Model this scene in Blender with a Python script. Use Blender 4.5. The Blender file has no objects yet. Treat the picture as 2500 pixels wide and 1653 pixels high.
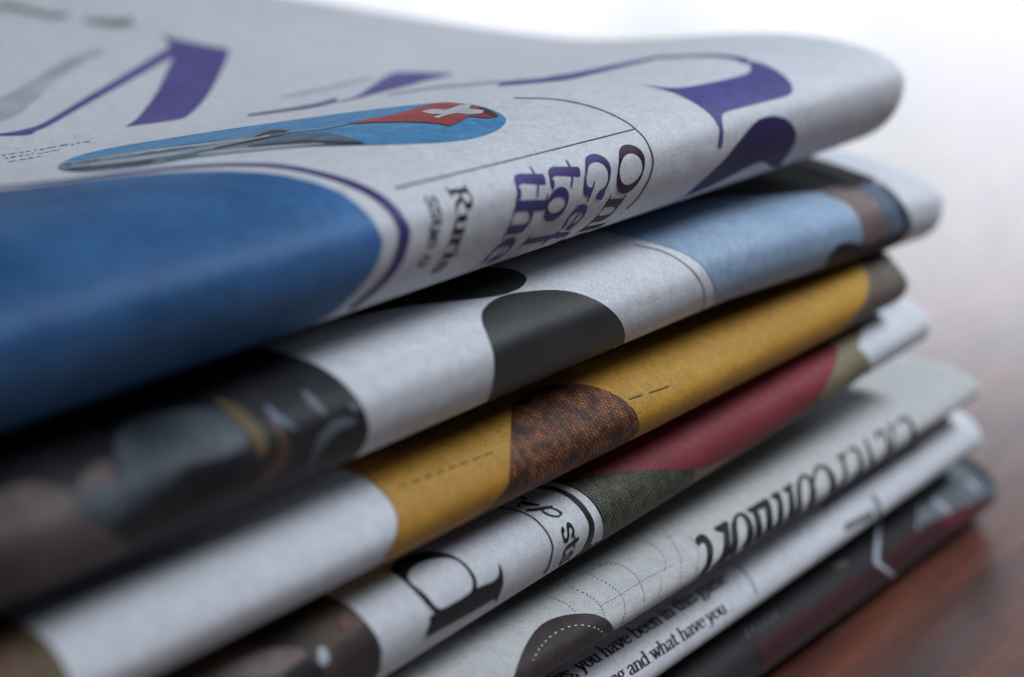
import bpy, math, random
import numpy as np
from mathutils import Vector, Matrix
from mathutils.bvhtree import BVHTree
from mathutils.geometry import delaunay_2d_cdt
random.seed(4); R = math.radians
scn = bpy.context.scene
COL = scn.collection

# ------------------------------------------------------------------ camera
PW, PH, FPX = 2500.0, 1653.0, 4861.0            # photo size in px and focal length in px (70 mm)
PITCH, YAW, CY = R(6.0), R(37.043), -111.1    # lens shifted down: the optical axis meets the photo plane at row CY
CAM = np.array([0.0, -0.19, 0.1900])
FW = np.array([math.cos(YAW)*math.cos(PITCH), math.sin(YAW)*math.cos(PITCH), -math.sin(PITCH)])
RT = np.array([math.sin(YAW), -math.cos(YAW), 0.0])
UP = np.cross(RT, FW)
cd = bpy.data.cameras.new('camera'); cam = bpy.data.objects.new('camera', cd); COL.objects.link(cam)
cd.sensor_width = 36; cd.lens = 70; cd.shift_y = (CY-PH/2)/PW; cd.clip_start = 0.01; cd.clip_end = 50
m = Matrix((RT, UP, -FW)).transposed().to_4x4(); m.translation = Vector(CAM); cam.matrix_world = m
cd.dof.use_dof = True; cd.dof.focus_distance = 0.350; cd.dof.aperture_fstop = 8.0
cd.dof.aperture_blades = 0
scn.camera = cam

# ------------------------------------------------------------------ world, lamps, exposure
w = bpy.data.worlds.new('World'); scn.world = w; w.use_nodes = True
bg = w.node_tree.nodes['Background']; bg.inputs[0].default_value = (0.62, 0.70, 0.86, 1); bg.inputs[1].default_value = 0.04
def area(name, loc, target, sx, sy, power, col):
    l = bpy.data.lights.new(name, 'AREA'); l.shape = 'RECTANGLE'; l.size = sx; l.size_y = sy
    l.energy = power; l.color = col
    o = bpy.data.objects.new(name, l); COL.objects.link(o); o.location = loc
    d = Vector(target) - Vector(loc); o.rotation_euler = d.to_track_quat('-Z', 'Y').to_euler()
    return o
area('window_light', (0.82, -0.38, 0.85), (0.37, 0.0, 0.1), 0.44, 0.38, 12.4, (0.86, 0.925, 1.0))
scn.view_settings.view_transform = 'Standard'; scn.view_settings.look = 'None'
scn.view_settings.exposure = 0; scn.view_settings.gamma = 1
scn.render.engine = 'CYCLES'
scn.cycles.use_denoising = True

# ------------------------------------------------------------------ materials
def new_mat(name):
    mt = bpy.data.materials.new(name); mt.use_nodes = True
    nt = mt.node_tree; return mt, nt, nt.nodes['Principled BSDF']
def nd(nt, t, **kw):
    n = nt.nodes.new(t)
    for k, v in kw.items(): setattr(n, k, v)
    return n
def noise(nt, scale, detail=3, rough=.55, vec=None, stretch=None):
    tc = nd(nt, 'ShaderNodeTexCoord'); n = nd(nt, 'ShaderNodeTexNoise')
    n.inputs['Scale'].default_value = scale; n.inputs['Detail'].default_value = detail
    n.inputs['Roughness'].default_value = rough
    mp = nd(nt, 'ShaderNodeMapping'); nt.links.new(tc.outputs['Object'], mp.inputs[0])
    if stretch: mp.inputs['Scale'].default_value = stretch
    nt.links.new(mp.outputs[0], n.inputs['Vector'])
    return n
def ramp(nt, src, stops):
    r = nd(nt, 'ShaderNodeValToRGB'); e = r.color_ramp.elements
    while len(e) < len(stops): e.new(0.5)
    for el, (p, c) in zip(e, stops): el.position = p; el.color = (*c, 1)
    nt.links.new(src, r.inputs[0]); return r
def mix(nt, a, b, fac=1.0, mode='MULTIPLY'):
    x = nd(nt, 'ShaderNodeMix', data_type='RGBA', blend_type=mode); x.inputs[0].default_value = fac
    nt.links.new(a, x.inputs[6]); nt.links.new(b, x.inputs[7]); return x.outputs[2]
def grain(nt, bs, col_socket, amt=.16, bump=.25):
    """paper tooth: fibre speckle in the colour and a fine relief"""
    a = noise(nt, 2700, 2, .7); b = noise(nt, 420, 3, .6); c = noise(nt, 60, 2)
    ra = ramp(nt, a.outputs[0], [(.30, (1-amt*2.0,)*3), (.60, (1, 1, 1))])
    rb = ramp(nt, b.outputs[0], [(.25, (1-amt*1.0,)*3), (.65, (1, 1, 1))])
    o = mix(nt, col_socket, ra.outputs[0]); o = mix(nt, o, rb.outputs[0])
    nt.links.new(o, bs.inputs['Base Color'])
    bp = nd(nt, 'ShaderNodeBump'); bp.inputs['Strength'].default_value = bump; bp.inputs['Distance'].default_value = .00025
    nt.links.new(b.outputs[0], bp.inputs['Height'])
    bp2 = nd(nt, 'ShaderNodeBump'); bp2.inputs['Strength'].default_value = bump; bp2.inputs['Distance'].default_value = .0024
    nt.links.new(c.outputs[0], bp2.inputs['Height']); nt.links.new(bp.outputs[0], bp2.inputs['Normal'])
    nt.links.new(bp2.outputs[0], bs.inputs['Normal'])
def paper(name, c, c2=None, rough=.75, spec=.2, amt=.15):
    mt, nt, bs = new_mat(name)
    n = noise(nt, 25, 3); c2 = c2 or tuple(x*.94 for x in c)
    r = ramp(nt, n.outputs[0], [(.3, c2), (.7, c)])
    grain(nt, bs, r.outputs[0], amt); bs.inputs['Roughness'].default_value = rough
    bs.inputs['Specular IOR Level'].default_value = spec
    return mt
def ink(name, c, c2=None, scale=60, rough=.62, spec=.18, amt=.22, stretch=None, lo=.35, hi=.65):
    mt, nt, bs = new_mat(name)
    n = noise(nt, scale, 4, stretch=stretch); c2 = c2 or tuple(x*.75 for x in c)
    r = ramp(nt, n.outputs[0], [(lo, c2), (hi, c)])
    grain(nt, bs, r.outputs[0], amt); bs.inputs['Roughness'].default_value = rough
    bs.inputs['Specular IOR Level'].default_value = spec
    return mt
M = {}
M['news'] = paper('newsprint', (.66, .68, .73)); M['news_warm'] = paper('newsprint_warm', (.53, .54, .54))
M['news_grey'] = paper('newsprint_grey', (.47, .48, .49)); M['slate'] = paper('slate_print', (.029, .026, .030), (.019, .017, .020), .6, .15)
M['inner'] = paper('inner_page', (.60, .60, .58))
M['purple'] = ink('purple_ink', (.12, .10, .34), (.09, .078, .27)); M['purple_shaded'] = ink('shaded_purple_ink', (.040, .026, .135), (.03, .02, .10))
M['violet'] = ink('violet_ink', (.075, .05, .23)); M['pale_violet'] = ink('pale_violet_ink', (.40, .37, .56))
M['plum'] = ink('plum_ink', (.05, .02, .045))
M['black'] = ink('black_ink', (.014, .015, .016)); M['grey'] = ink('grey_ink', (.22, .24, .26)); M['pale_grey'] = ink('pale_grey_ink', (.53, .57, .64))
M['line'] = ink('line_ink', (.07, .07, .075)); M['faint'] = ink('faint_line_ink', (.26, .26, .28))
M['blue'] = ink('blue_print', (.065, .20, .46), (.018, .085, .22), 26, lo=.32, hi=.72)
M['sky'] = ink('sky_print', (.10, .32, .56), (.06, .24, .50), 300)
M['mount'] = ink('mountain_print', (.20, .28, .38), (.05, .09, .16), 160, stretch=(.25, 1, 1))
M['snow'] = ink('snow_print', (.55, .62, .66), (.30, .38, .45), 200, stretch=(.3, 1, 1))
M['red'] = ink('red_print', (.42, .07, .07), (.30, .05, .05), 200); M['white'] = ink('white_print', (.66, .69, .72))
M['flagdark'] = ink('flag_shadow_print', (.14, .04, .04))
M['charcoal'] = ink('charcoal_print', (.022, .023, .025), (.014, .014, .015), 90, spec=.35)
M['paleblue'] = ink('pale_blue_print', (.34, .46, .62), (.27, .39, .57), 40); M['steel'] = ink('steel_blue_print', (.17, .22, .29), (.10, .14, .20), 50)
M['taupe'] = ink('taupe_print', (.25, .19, .185), (.17, .12, .115), 90)
M['darkphoto'] = ink('dark_photo_print', (.050, .052, .058), (.005, .006, .009), 34, lo=.42, hi=.78); M['night'] = ink('night_print_and_shade', (.012, .014, .017), (.006, .007, .009), 60)
M['shirt'] = ink('shirt_print', (.095, .115, .14), (.022, .03, .042), 45); M['gold'] = ink('gold_print', (.15, .10, .045), (.05, .04, .025), 70)
M['skin'] = ink('skin_print', (.17, .085, .06), (.07, .042, .034), 80); M['mauve'] = ink('mauve_print', (.15, .115, .11), (.05, .038, .036), 36)
M['ochre'] = ink('ochre_print', (.55, .31, .045), (.42, .19, .022), 28, stretch=(.35, 1.6, 1.6)); M['umber'] = ink('umber_print', (.20, .165, .145), (.13, .10, .085), 60)
M['sienna'] = ink('sienna_print', (.26, .088, .03), (.055, .022, .012), 620, amt=.5, stretch=(.5, 1.3, 1.3), lo=.38, hi=.68)
M['crimson'] = ink('crimson_print', (.27, .040, .053), (.20, .029, .039), 50); M['green'] = ink('green_print', (.085, .092, .062), (.065, .070, .05), 60, amt=.4)
M['olive'] = ink('olive_print', (.27, .24, .16), (.20, .175, .11), 60); M['choc'] = ink('chocolate_print', (.055, .038, .038), (.042, .030, .03), 60, amt=.3)
M['brownphoto'] = ink('brown_photo_print', (.13, .085, .06), (.022, .016, .014), 50)
M['maroon'] = ink('maroon_print', (.060, .015, .020), (.040, .012, .015), 40); M['maroontip'] = ink('maroon_tip_print', (.15, .022, .035), (.11, .018, .03), 40); M['slatelight'] = ink('slate_lit_and_pale_print', (.17, .20, .23), (.10, .12, .145), 60)

def halftone(name, c, c2, pitch):
    mt = ink(name, c, c2, 420, amt=.45, lo=.36, hi=.66); nt = mt.node_tree; bs = nt.nodes['Principled BSDF']
    src = bs.inputs['Base Color'].links[0].from_socket; tc = nd(nt, 'ShaderNodeTexCoord')
    for rot in (R(38), R(-52)):
        mp = nd(nt, 'ShaderNodeMapping'); mp.inputs['Rotation'].default_value = (rot, 0, rot); nt.links.new(tc.outputs['Object'], mp.inputs[0])
        wv = nd(nt, 'ShaderNodeTexWave'); wv.inputs['Scale'].default_value = pitch; wv.inputs['Distortion'].default_value = .6; nt.links.new(mp.outputs[0], wv.inputs[0])
        rr = ramp(nt, wv.outputs[0], [(.1, (.45, .42, .4)), (.6, (1, 1, 1))]); src = mix(nt, src, rr.outputs[0])
    nt.links.new(src, bs.inputs['Base Color']); return mt
M['sienna'] = halftone('sienna_halftone_print', (.42, .14, .045), (.10, .036, .018), 420)
M['green'] = halftone('green_halftone_print', (.17, .18, .12), (.13, .14, .095), 520)
def wood():
    mt, nt, bs = new_mat('varnished_wood')
    n1 = noise(nt, 9, 5, .62, stretch=(1, 6.5, 1)); n2 = noise(nt, 70, 4, .6, stretch=(.5, 7, 1)); n3 = noise(nt, 3.5, 2)
    r1 = ramp(nt, n1.outputs[0], [(.32, (.016, .005, .003)), (.5, (.125, .036, .017)), (.72, (.27, .086, .042))])
    r2 = ramp(nt, n2.outputs[0], [(.30, (.25, .22, .2)), (.55, (1, 1, 1))])
    r3 = ramp(nt, n3.outputs[0], [(.3, (.7, .7, .7)), (.7, (1.1, 1.05, 1.0))])
    o = mix(nt, r1.outputs[0], r2.outputs[0]); o = mix(nt, o, r3.outputs[0])
    nt.links.new(o, bs.inputs['Base Color'])
    bs.inputs['Roughness'].default_value = .38; bs.inputs['IOR'].default_value = 1.75; bs.inputs['Coat Weight'].default_value = 1; bs.inputs['Coat IOR'].default_value = 2.4; bs.inputs['Coat Roughness'].default_value = .22; bs.inputs['Coat Tint'].default_value = (1, .94, .935, 1)
    rr = ramp(nt, n2.outputs[0], [(.3, (.55,)*3), (.6, (.30,)*3)]); nt.links.new(rr.outputs[0], bs.inputs['Roughness'])
    bp = nd(nt, 'ShaderNodeBump'); bp.inputs['Strength'].default_value = .35; bp.inputs['Distance'].default_value = .0006
    nt.links.new(n2.outputs[0], bp.inputs['Height']); nt.links.new(bp.outputs[0], bs.inputs['Normal'])
    return mt
M['wood'] = wood(); M['wall'] = paper('wall_paint', (.74, .69, .70))
def glow(name, c, s):
    mt, nt, bs = new_mat(name)
    n = noise(nt, 5.0, 1); g = (.66, .86, .76); k = (.98, .86, .90)
    r = ramp(nt, n.outputs[0], [(.28, tuple(x*y for x, y in zip(c, g))), (.42, c), (.55, tuple(min(1, x*1.08) for x in c)), (.72, tuple(x*y*.95 for x, y in zip(c, k)))])
    nt.links.new(r.outputs[0], bs.inputs['Emission Color']); bs.inputs['Emission Strength'].default_value = s
    bs.inputs['Base Color'].default_value = (0, 0, 0, 1); bs.inputs['Specular IOR Level'].default_value = 0
    return mt

# ------------------------------------------------------------------ object helpers
def mesh_obj(name, verts, faces, mat, parent=None, smooth=True):
    me = bpy.data.meshes.new(name); me.from_pydata([tuple(v) for v in verts], [], faces); me.update()
    if smooth: me.shade_smooth()
    me.materials.append(mat); o = bpy.data.objects.new(name, me); COL.objects.link(o)
    if parent: o.parent = parent
    return o
def tag(o, label, cat, group=None, kind=None):
    if label: o['label'] = label
    if cat: o['category'] = cat
    if group: o['group'] = group
    if kind: o['kind'] = kind
    return o

# ------------------------------------------------------------------ setting: table and added unseen glow panels behind
def slab(name, corners, z0, z1, mat, bev=.004):
    import bmesh
    bm = bmesh.new(); vs = [bm.verts.new((x, y, z1)) for x, y in corners]; f = bm.faces.new(vs)
    r = bmesh.ops.extrude_face_region(bm, geom=[f]); bmesh.ops.translate(bm, verts=[v for v in r['geom'] if isinstance(v, bmesh.types.BMVert)], vec=(0, 0, z0-z1))
    bmesh.ops.bevel(bm, geom=bm.edges[:], offset=bev, segments=3, affect='EDGES'); bmesh.ops.recalc_face_normals(bm, faces=bm.faces[:])
    me = bpy.data.meshes.new(name); bm.to_mesh(me); bm.free(); me.materials.append(mat)
    o = bpy.data.objects.new(name, me); COL.objects.link(o); return o
def flat(d, s):                       # ground point: d metres ahead of the camera, s metres to its right
    f = np.array([math.cos(YAW), math.sin(YAW)]); r = np.array([math.sin(YAW), -math.cos(YAW)])
    return tuple(CAM[:2] + f*d + r*s)
table = slab('wooden_table', [flat(-.25, 1.15), flat(1.62, 1.15), flat(1.62, -1.15), flat(-.25, -1.15)], -.035, 0.0, M['wood'])
tag(table, 'dark reddish brown varnished wooden table top under the newspapers', 'table')

# unseen glowing panels added far behind to mirror as glare in the table
def glare_source():
    root = bpy.data.objects.new('glare_source', None); COL.objects.link(root); x, y = flat(1.75, 0); root.location = (x, y, -.75)
    root.rotation_euler = (0, 0, YAW-math.pi/2)
    tag(root, 'unseen glowing panels added to be mirrored as a white glare in the table behind the stack', 'glare_source')
    edges = [-1.10, -.78, .78, 1.10]
    tints = [(.74, .77, .85), (.76, .79, .86), (.80, .81, .85)]
    box = [(0, 1, 3, 2), (4, 6, 7, 5), (0, 4, 5, 1), (2, 3, 7, 6), (1, 5, 7, 3), (0, 2, 6, 4)]
    def slat(name, x0, x1, y0, y1, z0, z1, mt): mesh_obj(name, [(x, y, z) for x in (x0, x1) for y in (y0, y1) for z in (z0, z1)], box, mt, root, False)
    for a, b, c in zip(edges[:-1], edges[1:], tints): slat('glow_panel', a+.004, b-.004, 0, .006, .565, 1.13, glow('panel_glow', c, 2.2))
    for e in edges: slat('panel_divider', e-.004, e+.004, -.003, .009, .565, 1.13, M['white'])
    for k in (.28, 1.13): slat('panel_rail', -1.11, 1.11, -.006, .014, k, k+.02, M['white'])
    slat('glow_panel', -1.10, 1.10, 0, .006, .30, .56, glow('low_panel_glow', (.72, .685, .70), 1.0))  # added lower panel with a dimmer pinkish glow, out of view
glare_source()

# ------------------------------------------------------------------ newspapers
def fbm(u, v, seed, amp):
    rs = np.random.RandomState(seed); o = 0
    for k in range(7):
        a, b = rs.uniform(8, 70), rs.uniform(10, 90); ph = rs.uniform(0, 6.28, 2)
        o = o + np.sin(a*u+ph[0])*np.sin(b*v+ph[1])/(1+k*.35)
    return o*amp/2.2
class Paper:
    """folded newspaper; u runs along the fold, v is arc length round it (0 at the outermost line, + over the top)"""
    def __init__(s, name, u0, u1, yo, zc, ztop, zbot, au, al, nu=2.0, nl=2.0, back=.27, dz=None, dy=None, top=None, hz=None, mat='news', seed=1, amp=.0005):
        s.name, s.u0, s.u1, s.yo, s.zc, s.dz, s.dy, s.top, s.mat, s.seed, s.amp = name, u0, u1, yo, zc, dz, dy, top, mat, seed, amp
        s.hz = hz; hu, hl = ztop-zc, zc-zbot
        th = np.linspace(0, math.pi/2, 160)
        def arm(a, h, n, sg):
            y = a*(1-np.cos(th)**(2/n)); z = sg*h*np.sin(th)**(2/n)
            y = np.append(y, np.linspace(a, back, 120)[1:]); z = np.append(z, np.full(119, sg*h))
            L = np.append(0, np.cumsum(np.hypot(np.diff(y), np.diff(z)))); return L, y, z
        s.A = arm(au, hu, nu, 1); s.B = arm(al, hl, nl, -1)
        s.vmax, s.vmin = s.A[0][-1], -s.B[0][-1]
    def pos(s, u, v):
        u, v = np.asarray(u, float), np.asarray(v, float)
        a = np.abs(v); up = v >= 0
        y = np.where(up, np.interp(a, s.A[0], s.A[1]), np.interp(a, s.B[0], s.B[1]))
        z = np.where(up, np.interp(a, s.A[0], s.A[2]), np.interp(a, s.B[0], s.B[2]))
        wf = np.exp(-(y/.045)**2)                       # how much the loose fold moves
        if s.hz: z = z*(1-wf+wf*np.interp(u, *zip(*s.hz)))
        if s.dz: z = z + np.interp(u, *zip(*s.dz))*wf
        if s.top is not None:
            ys, zs = zip(*s.top); i = np.clip(np.searchsorted(ys, y)-1, 0, len(ys)-2); ys, zs = np.array(ys), np.array(zs)
            t = np.clip((y-ys[i])/(ys[i+1]-ys[i]), 0, 1); t = t*t*(3-2*t)
            z = z + np.where(up, zs[i]+(zs[i+1]-zs[i])*t, 0)
        yo = s.yo + (np.interp(u, *zip(*s.dy)) if s.dy else 0)
        n = fbm(u, v, s.seed, s.amp)
        return np.stack([u+0*v, y+yo - n*wf, z+s.zc + n*wf*.6], -1)
    def nrm(s, u, v, e=4e-4):
        du = s.pos(u+e, v)-s.pos(u-e, v); dv = s.pos(u, v+e)-s.pos(u, v-e)
        n = np.cross(du, dv); return n/np.linalg.norm(n, axis=-1, keepdims=True)
    def vgrid(s, fine):
        if fine: p = np.concatenate([np.linspace(s.vmin, -.05, 14)[:-1], np.linspace(-.05, -.014, 36), np.linspace(-.0136, .0136, 69), np.linspace(.014, .07, 56), np.linspace(.07, s.vmax, 40)[1:]])
        else: p = np.concatenate([np.linspace(s.vmin, -.04, 8)[:-1], np.linspace(-.04, .05, 44), np.linspace(.05, s.vmax, 14)[1:]])
        return p
    def sheet(s, off, thick, fine, du0=0, du1=0, cut=0):
        us = np.linspace(s.u0+du0, s.u1-du1, 160 if fine else 40); vs = s.vgrid(fine)
        vs = np.clip(vs, s.vmin+cut, s.vmax-cut); vs = np.unique(vs)
        U, V = np.meshgrid(us, vs, indexing='ij'); P = s.pos(U, V); N = s.nrm(U, V)
        a = (P-N*off).reshape(-1, 3); b = (P-N*(off+thick)).reshape(-1, 3); nu, nv = U.shape; n = nu*nv
        F = []
        for i in range(nu-1):
            for j in range(nv-1):
                k = i*nv+j; F.append((k, k+nv, k+nv+1, k+1)); F.append((n+k, n+k+1, n+k+nv+1, n+k+nv))
        for i in range(nu-1):
            k = i*nv; F.append((k, n+k, n+k+nv, k+nv)); k += nv-1; F.append((k, k+nv, n+k+nv, n+k))
        for j in range(nv-1):
            F.append((j, j+1, n+j+1, n+j)); k = (nu-1)*nv+j; F.append((k, n+k, n+k+1, k+1))
        return np.concatenate([a, b]), F, U, V, nu, nv
    def build(s, label, group, ninner=5, inset=.0012):
        root = bpy.data.objects.new('folded_newspaper', None); COL.objects.link(root)
        base = Vector((.5*(s.u0+s.u1), s.yo+.12, s.B[2][-1]+s.zc)); root.location = base
        tag(root, label, 'newspaper', group); s.root = root
        root.empty_display_size = .05
        Vs, F, U, V, nu, nv = s.sheet(0, .00015, True)
        s.cover = mesh_obj('cover_sheet', Vs-np.array(base), F, M[s.mat], root); s.base = np.array(base)
        # ray-casting copy of the outer face with its (u, v)
        f = [(i*nv+j, (i+1)*nv+j, (i+1)*nv+j+1) for i in range(nu-1) for j in range(nv-1)] + [(i*nv+j, (i+1)*nv+j+1, i*nv+j+1) for i in range(nu-1) for j in range(nv-1)]
        s.tv = Vs[:nu*nv]; s.tf = f; s.tuv = np.stack([U, V], -1).reshape(-1, 2)
        s.bvh = BVHTree.FromPolygons([tuple(p) for p in s.tv], f)
        rng = random.Random(s.seed)
        for k in range(ninner):
            Vs, F, *_ = s.sheet(.0006+inset*(k+.6), .00025, False, rng.uniform(.0, .003), rng.uniform(.0005, .004), rng.uniform(.001, .006))
            mesh_obj('inner_sheet', Vs-s.base, F, M['inner'], root)
        return s
    def uv(s, x, y):
        d = FW + RT*(x-PW/2)/FPX - UP*(y-CY)/FPX; d /= np.linalg.norm(d)
        for dy in (0, .07, -.07, .3, -.6, -1.5, -3, -6, -10, -15, -22, -30, -40, -60):
            d = FW + RT*(x-PW/2)/FPX - UP*(y+dy-CY)/FPX; d /= np.linalg.norm(d)
            h, n, i, t = s.bvh.ray_cast(Vector(CAM), Vector(d))
            if h is not None: break
        if h is None: return None
        a, b, c = (s.tv[k] for k in s.tf[i]); A, B, C = (s.tuv[k] for k in s.tf[i]); h = np.array(h)
        T = np.stack([b-a, c-a], 1); wt, *_ = np.linalg.lstsq(T, h-a, rcond=None)
        return A + (B-A)*wt[0] + (C-A)*wt[1]

def spline(pts, closed=True, n=6):
    """Catmull-Rom through (x, y[, tag]); tag 'c' marks a corner"""
    P = [np.array(p[:2], float) for p in pts]; c = [len(p) > 2 and p[2] == 'c' for p in pts]; out = []; L = len(P)
    for i in range(L if closed else L-1):
        p1, p2 = P[i], P[(i+1) % L]
        p0 = P[i-1] if (closed or i > 0) else p1; p3 = P[(i+2) % L] if (closed or i+2 < L) else p2
        if c[i]: p0 = p1
        if c[(i+1) % L]: p3 = p2
        for k in range(n):
            t = k/n; out.append(.5*((2*p1)+(p2-p0)*t+(2*p0-5*p1+4*p2-p3)*t*t+(3*p1-p0-3*p2+p3)*t**3))
    if not closed: out.append(P[-1])
    return out
class Crop:                            # a zoomed view of the photograph: corner and magnification
    def __init__(s, x, y, k): s.x, s.y, s.k = x, y, k
    def __call__(s, pts): return [(s.x+p[0]/s.k, s.y+p[1]/s.k, *p[2:]) for p in pts]
A_, B_, C_, D_ = Crop(0, 0, 1.8976), Crop(1250, 0, 1.8976), Crop(0, 826, 1.896), Crop(1250, 826, 1.896)
E_, F_, G_, H_ = Crop(900, 200, 2.959), Crop(1900, 950, 3.137), Crop(1900, 300, 2.412), Crop(900, 1150, 3.117)
I_, J_, K_, L_ = Crop(1200, 1250, 3.389), Crop(0, 850, 2.497), Crop(1640, 980, 3.485), Crop(0, 0, 2.965)
M_, N_ = Crop(1500, 50, 2.959), Crop(1150, 600, 3.485)

def inside(poly, x, y):                # winding number, so folded-over outlines stay filled
    p = np.asarray(poly); q = np.roll(p, -1, 0); r = np.zeros(x.shape, int)
    for (x0, y0), (x1, y1) in zip(p, q):
        if y0 == y1: continue
        h = ((y0 > y) != (y1 > y)) & (x < (x1-x0)*(y-y0)/(y1-y0)+x0); r += np.where(h, 1 if y1 > y0 else -1, 0)
    return r != 0
def fill(pp, name, polys, mat, layer=1, holes=(), label=None, gu=.003, gv=.0014):
    """print lying on the sheet: uv polygons, triangulated and wrapped on the fold"""
    polys = [np.asarray(p) for p in polys]; holes = [np.asarray(h) for h in holes]
    verts, edges = [], []
    def dense(p):                      # split long edges so that they follow the fold
        o = []
        for a, b in zip(p, np.roll(p, -1, 0)):
            k = int(min(60, max(1, math.ceil(max(abs(b[1]-a[1])/.0009, abs(b[0]-a[0])/.003)))))
            o += [a+(b-a)*i/k for i in range(k)]
        return np.array(o)
    polys = [dense(p) for p in polys]; holes = [dense(h) for h in holes]
    for p in polys+holes:
        b = len(verts); n = len(p)
        for k in range(n):
            verts.append(Vector(p[k])); edges.append((b+k, b+(k+1) % n))
    allp = np.concatenate(polys); lo, hi = allp.min(0), allp.max(0)
    lo = np.maximum(lo, (pp.u0+.0005, pp.vmin)); hi = np.minimum(hi, (pp.u1-.0005, pp.vmax))
    gx, gy = np.meshgrid(np.arange(lo[0]+gu*.37, hi[0], gu), np.array([q for q in np.concatenate([np.arange(-.012, .0121, .0005), np.arange(.0121, .3, gv), np.arange(-.0121, -.3, -gv)]) if lo[1]+.0002 < q < hi[1]-.0002])); gx, gy = gx.ravel(), gy.ravel()
    if gx.size:
        k = np.zeros(gx.shape, bool)
        for p in polys: k |= inside(p, gx, gy)
        verts += [Vector((a, b)) for a, b in zip(gx[k], gy[k])]
    ks = .0006/gu                      # squeeze u so that triangles stay narrow across the fold
    vo, eo, fo, *_ = delaunay_2d_cdt([Vector((v[0]*ks, v[1])) for v in verts], edges, [], 0, 1e-8)
    vo = np.array([(v[0]/ks, v[1]) for v in vo]); fo = np.array([f for f in fo if len(f) == 3])
    c = vo[fo].mean(1); k = np.zeros(len(c), bool)
    for p in polys: k |= inside(p, c[:, 0], c[:, 1])
    for h in holes: k &= ~inside(h, c[:, 0], c[:, 1])
    k &= (c[:, 0] > pp.u0) & (c[:, 0] < pp.u1)
    fo = fo[k]
    if not len(fo): return None
    used, inv = np.unique(fo, return_inverse=True); fo = inv.reshape(-1, 3); vo = vo[used]
    vo[:, 0] = np.clip(vo[:, 0], pp.u0, pp.u1)
    Pp = pp.pos(vo[:, 0], vo[:, 1]) + pp.nrm(vo[:, 0], vo[:, 1])*(.00004+.00006*layer)
    a = vo[fo]; area2 = (a[:, 1, 0]-a[:, 0, 0])*(a[:, 2, 1]-a[:, 0, 1])-(a[:, 1, 1]-a[:, 0, 1])*(a[:, 2, 0]-a[:, 0, 0])
    fo = np.where((area2 < 0)[:, None], fo[:, ::-1], fo)
    o = mesh_obj(name, Pp-pp.base, [tuple(int(x) for x in f) for f in fo], M[mat], pp.cover)
    if label: o['label'] = label
    return o
def to_uv(pp, pts, ext=None):
    """photo points -> sheet coordinates; a point may carry (du, dv) in mm after its place"""
    out = []
    for p in pts:
        q = pp.uv(p[0], p[1])
        if q is not None: out.append(q)
    return out
def shape(pp, name, pts, mat, layer=1, holes=(), smooth=True, add=None, label=None, n=6):
    """pts: photo points; tags: 'c' corner; ('x', du, dv) shift in mm from the last point (a corner out of sight)"""
    runs, cur = [], []
    seq = []
    for p in pts:
        if p[0] == 'x': seq.append(('x', p[1], p[2]))
        else: seq.append(p)
    vis = [p for p in seq if p[0] != 'x']
    if len(vis) == len(seq):
        poly = to_uv(pp, spline(vis, True, n) if smooth else vis)
    else:
        # rotate so that the sequence starts right after an out-of-sight run
        i0 = max(i for i, p in enumerate(seq) if p[0] == 'x'); seq = seq[i0+1:]+seq[:i0+1]
        poly, cur, last = [], [], None
        for p in seq:
            if p[0] == 'x':
                if cur: poly += to_uv(pp, spline(cur, False, n) if smooth and len(cur) > 1 else cur); cur = []
                poly.append(poly[-1]+np.array([p[1], p[2]])*.001)
            else: cur.append(p)
        if cur: poly += to_uv(pp, spline(cur, False, n) if smooth and len(cur) > 1 else cur)
    hs = [to_uv(pp, spline(h, True, n)) for h in holes]
    return fill(pp, name, [poly], mat, layer, hs, label)
def stroke_px(pts, ws, n=7):
    c = np.array(spline([p[:2] for p in pts], False, n)); t = np.linspace(0, len(pts)-1, len(c))
    ws = np.interp(t, range(len(pts)), ws if hasattr(ws, '__len__') else [ws]*len(pts))
    d = np.gradient(c, axis=0); d /= np.linalg.norm(d, axis=1, keepdims=True)+1e-9; nn = np.stack([-d[:, 1], d[:, 0]], 1)
    return list(c+nn*ws[:, None]/2)+list((c-nn*ws[:, None]/2)[::-1])
def stroke(pp, name, pts, ws, mat, layer=1, label=None):
    return fill(pp, name, [to_uv(pp, stroke_px(pts, ws))], mat, layer, label=label)
def strokes(pp, name, lst, mat, layer=1, label=None):
    return fill(pp, name, [to_uv(pp, stroke_px(p, w_)) for p, w_ in lst], mat, layer, label=label)

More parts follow.
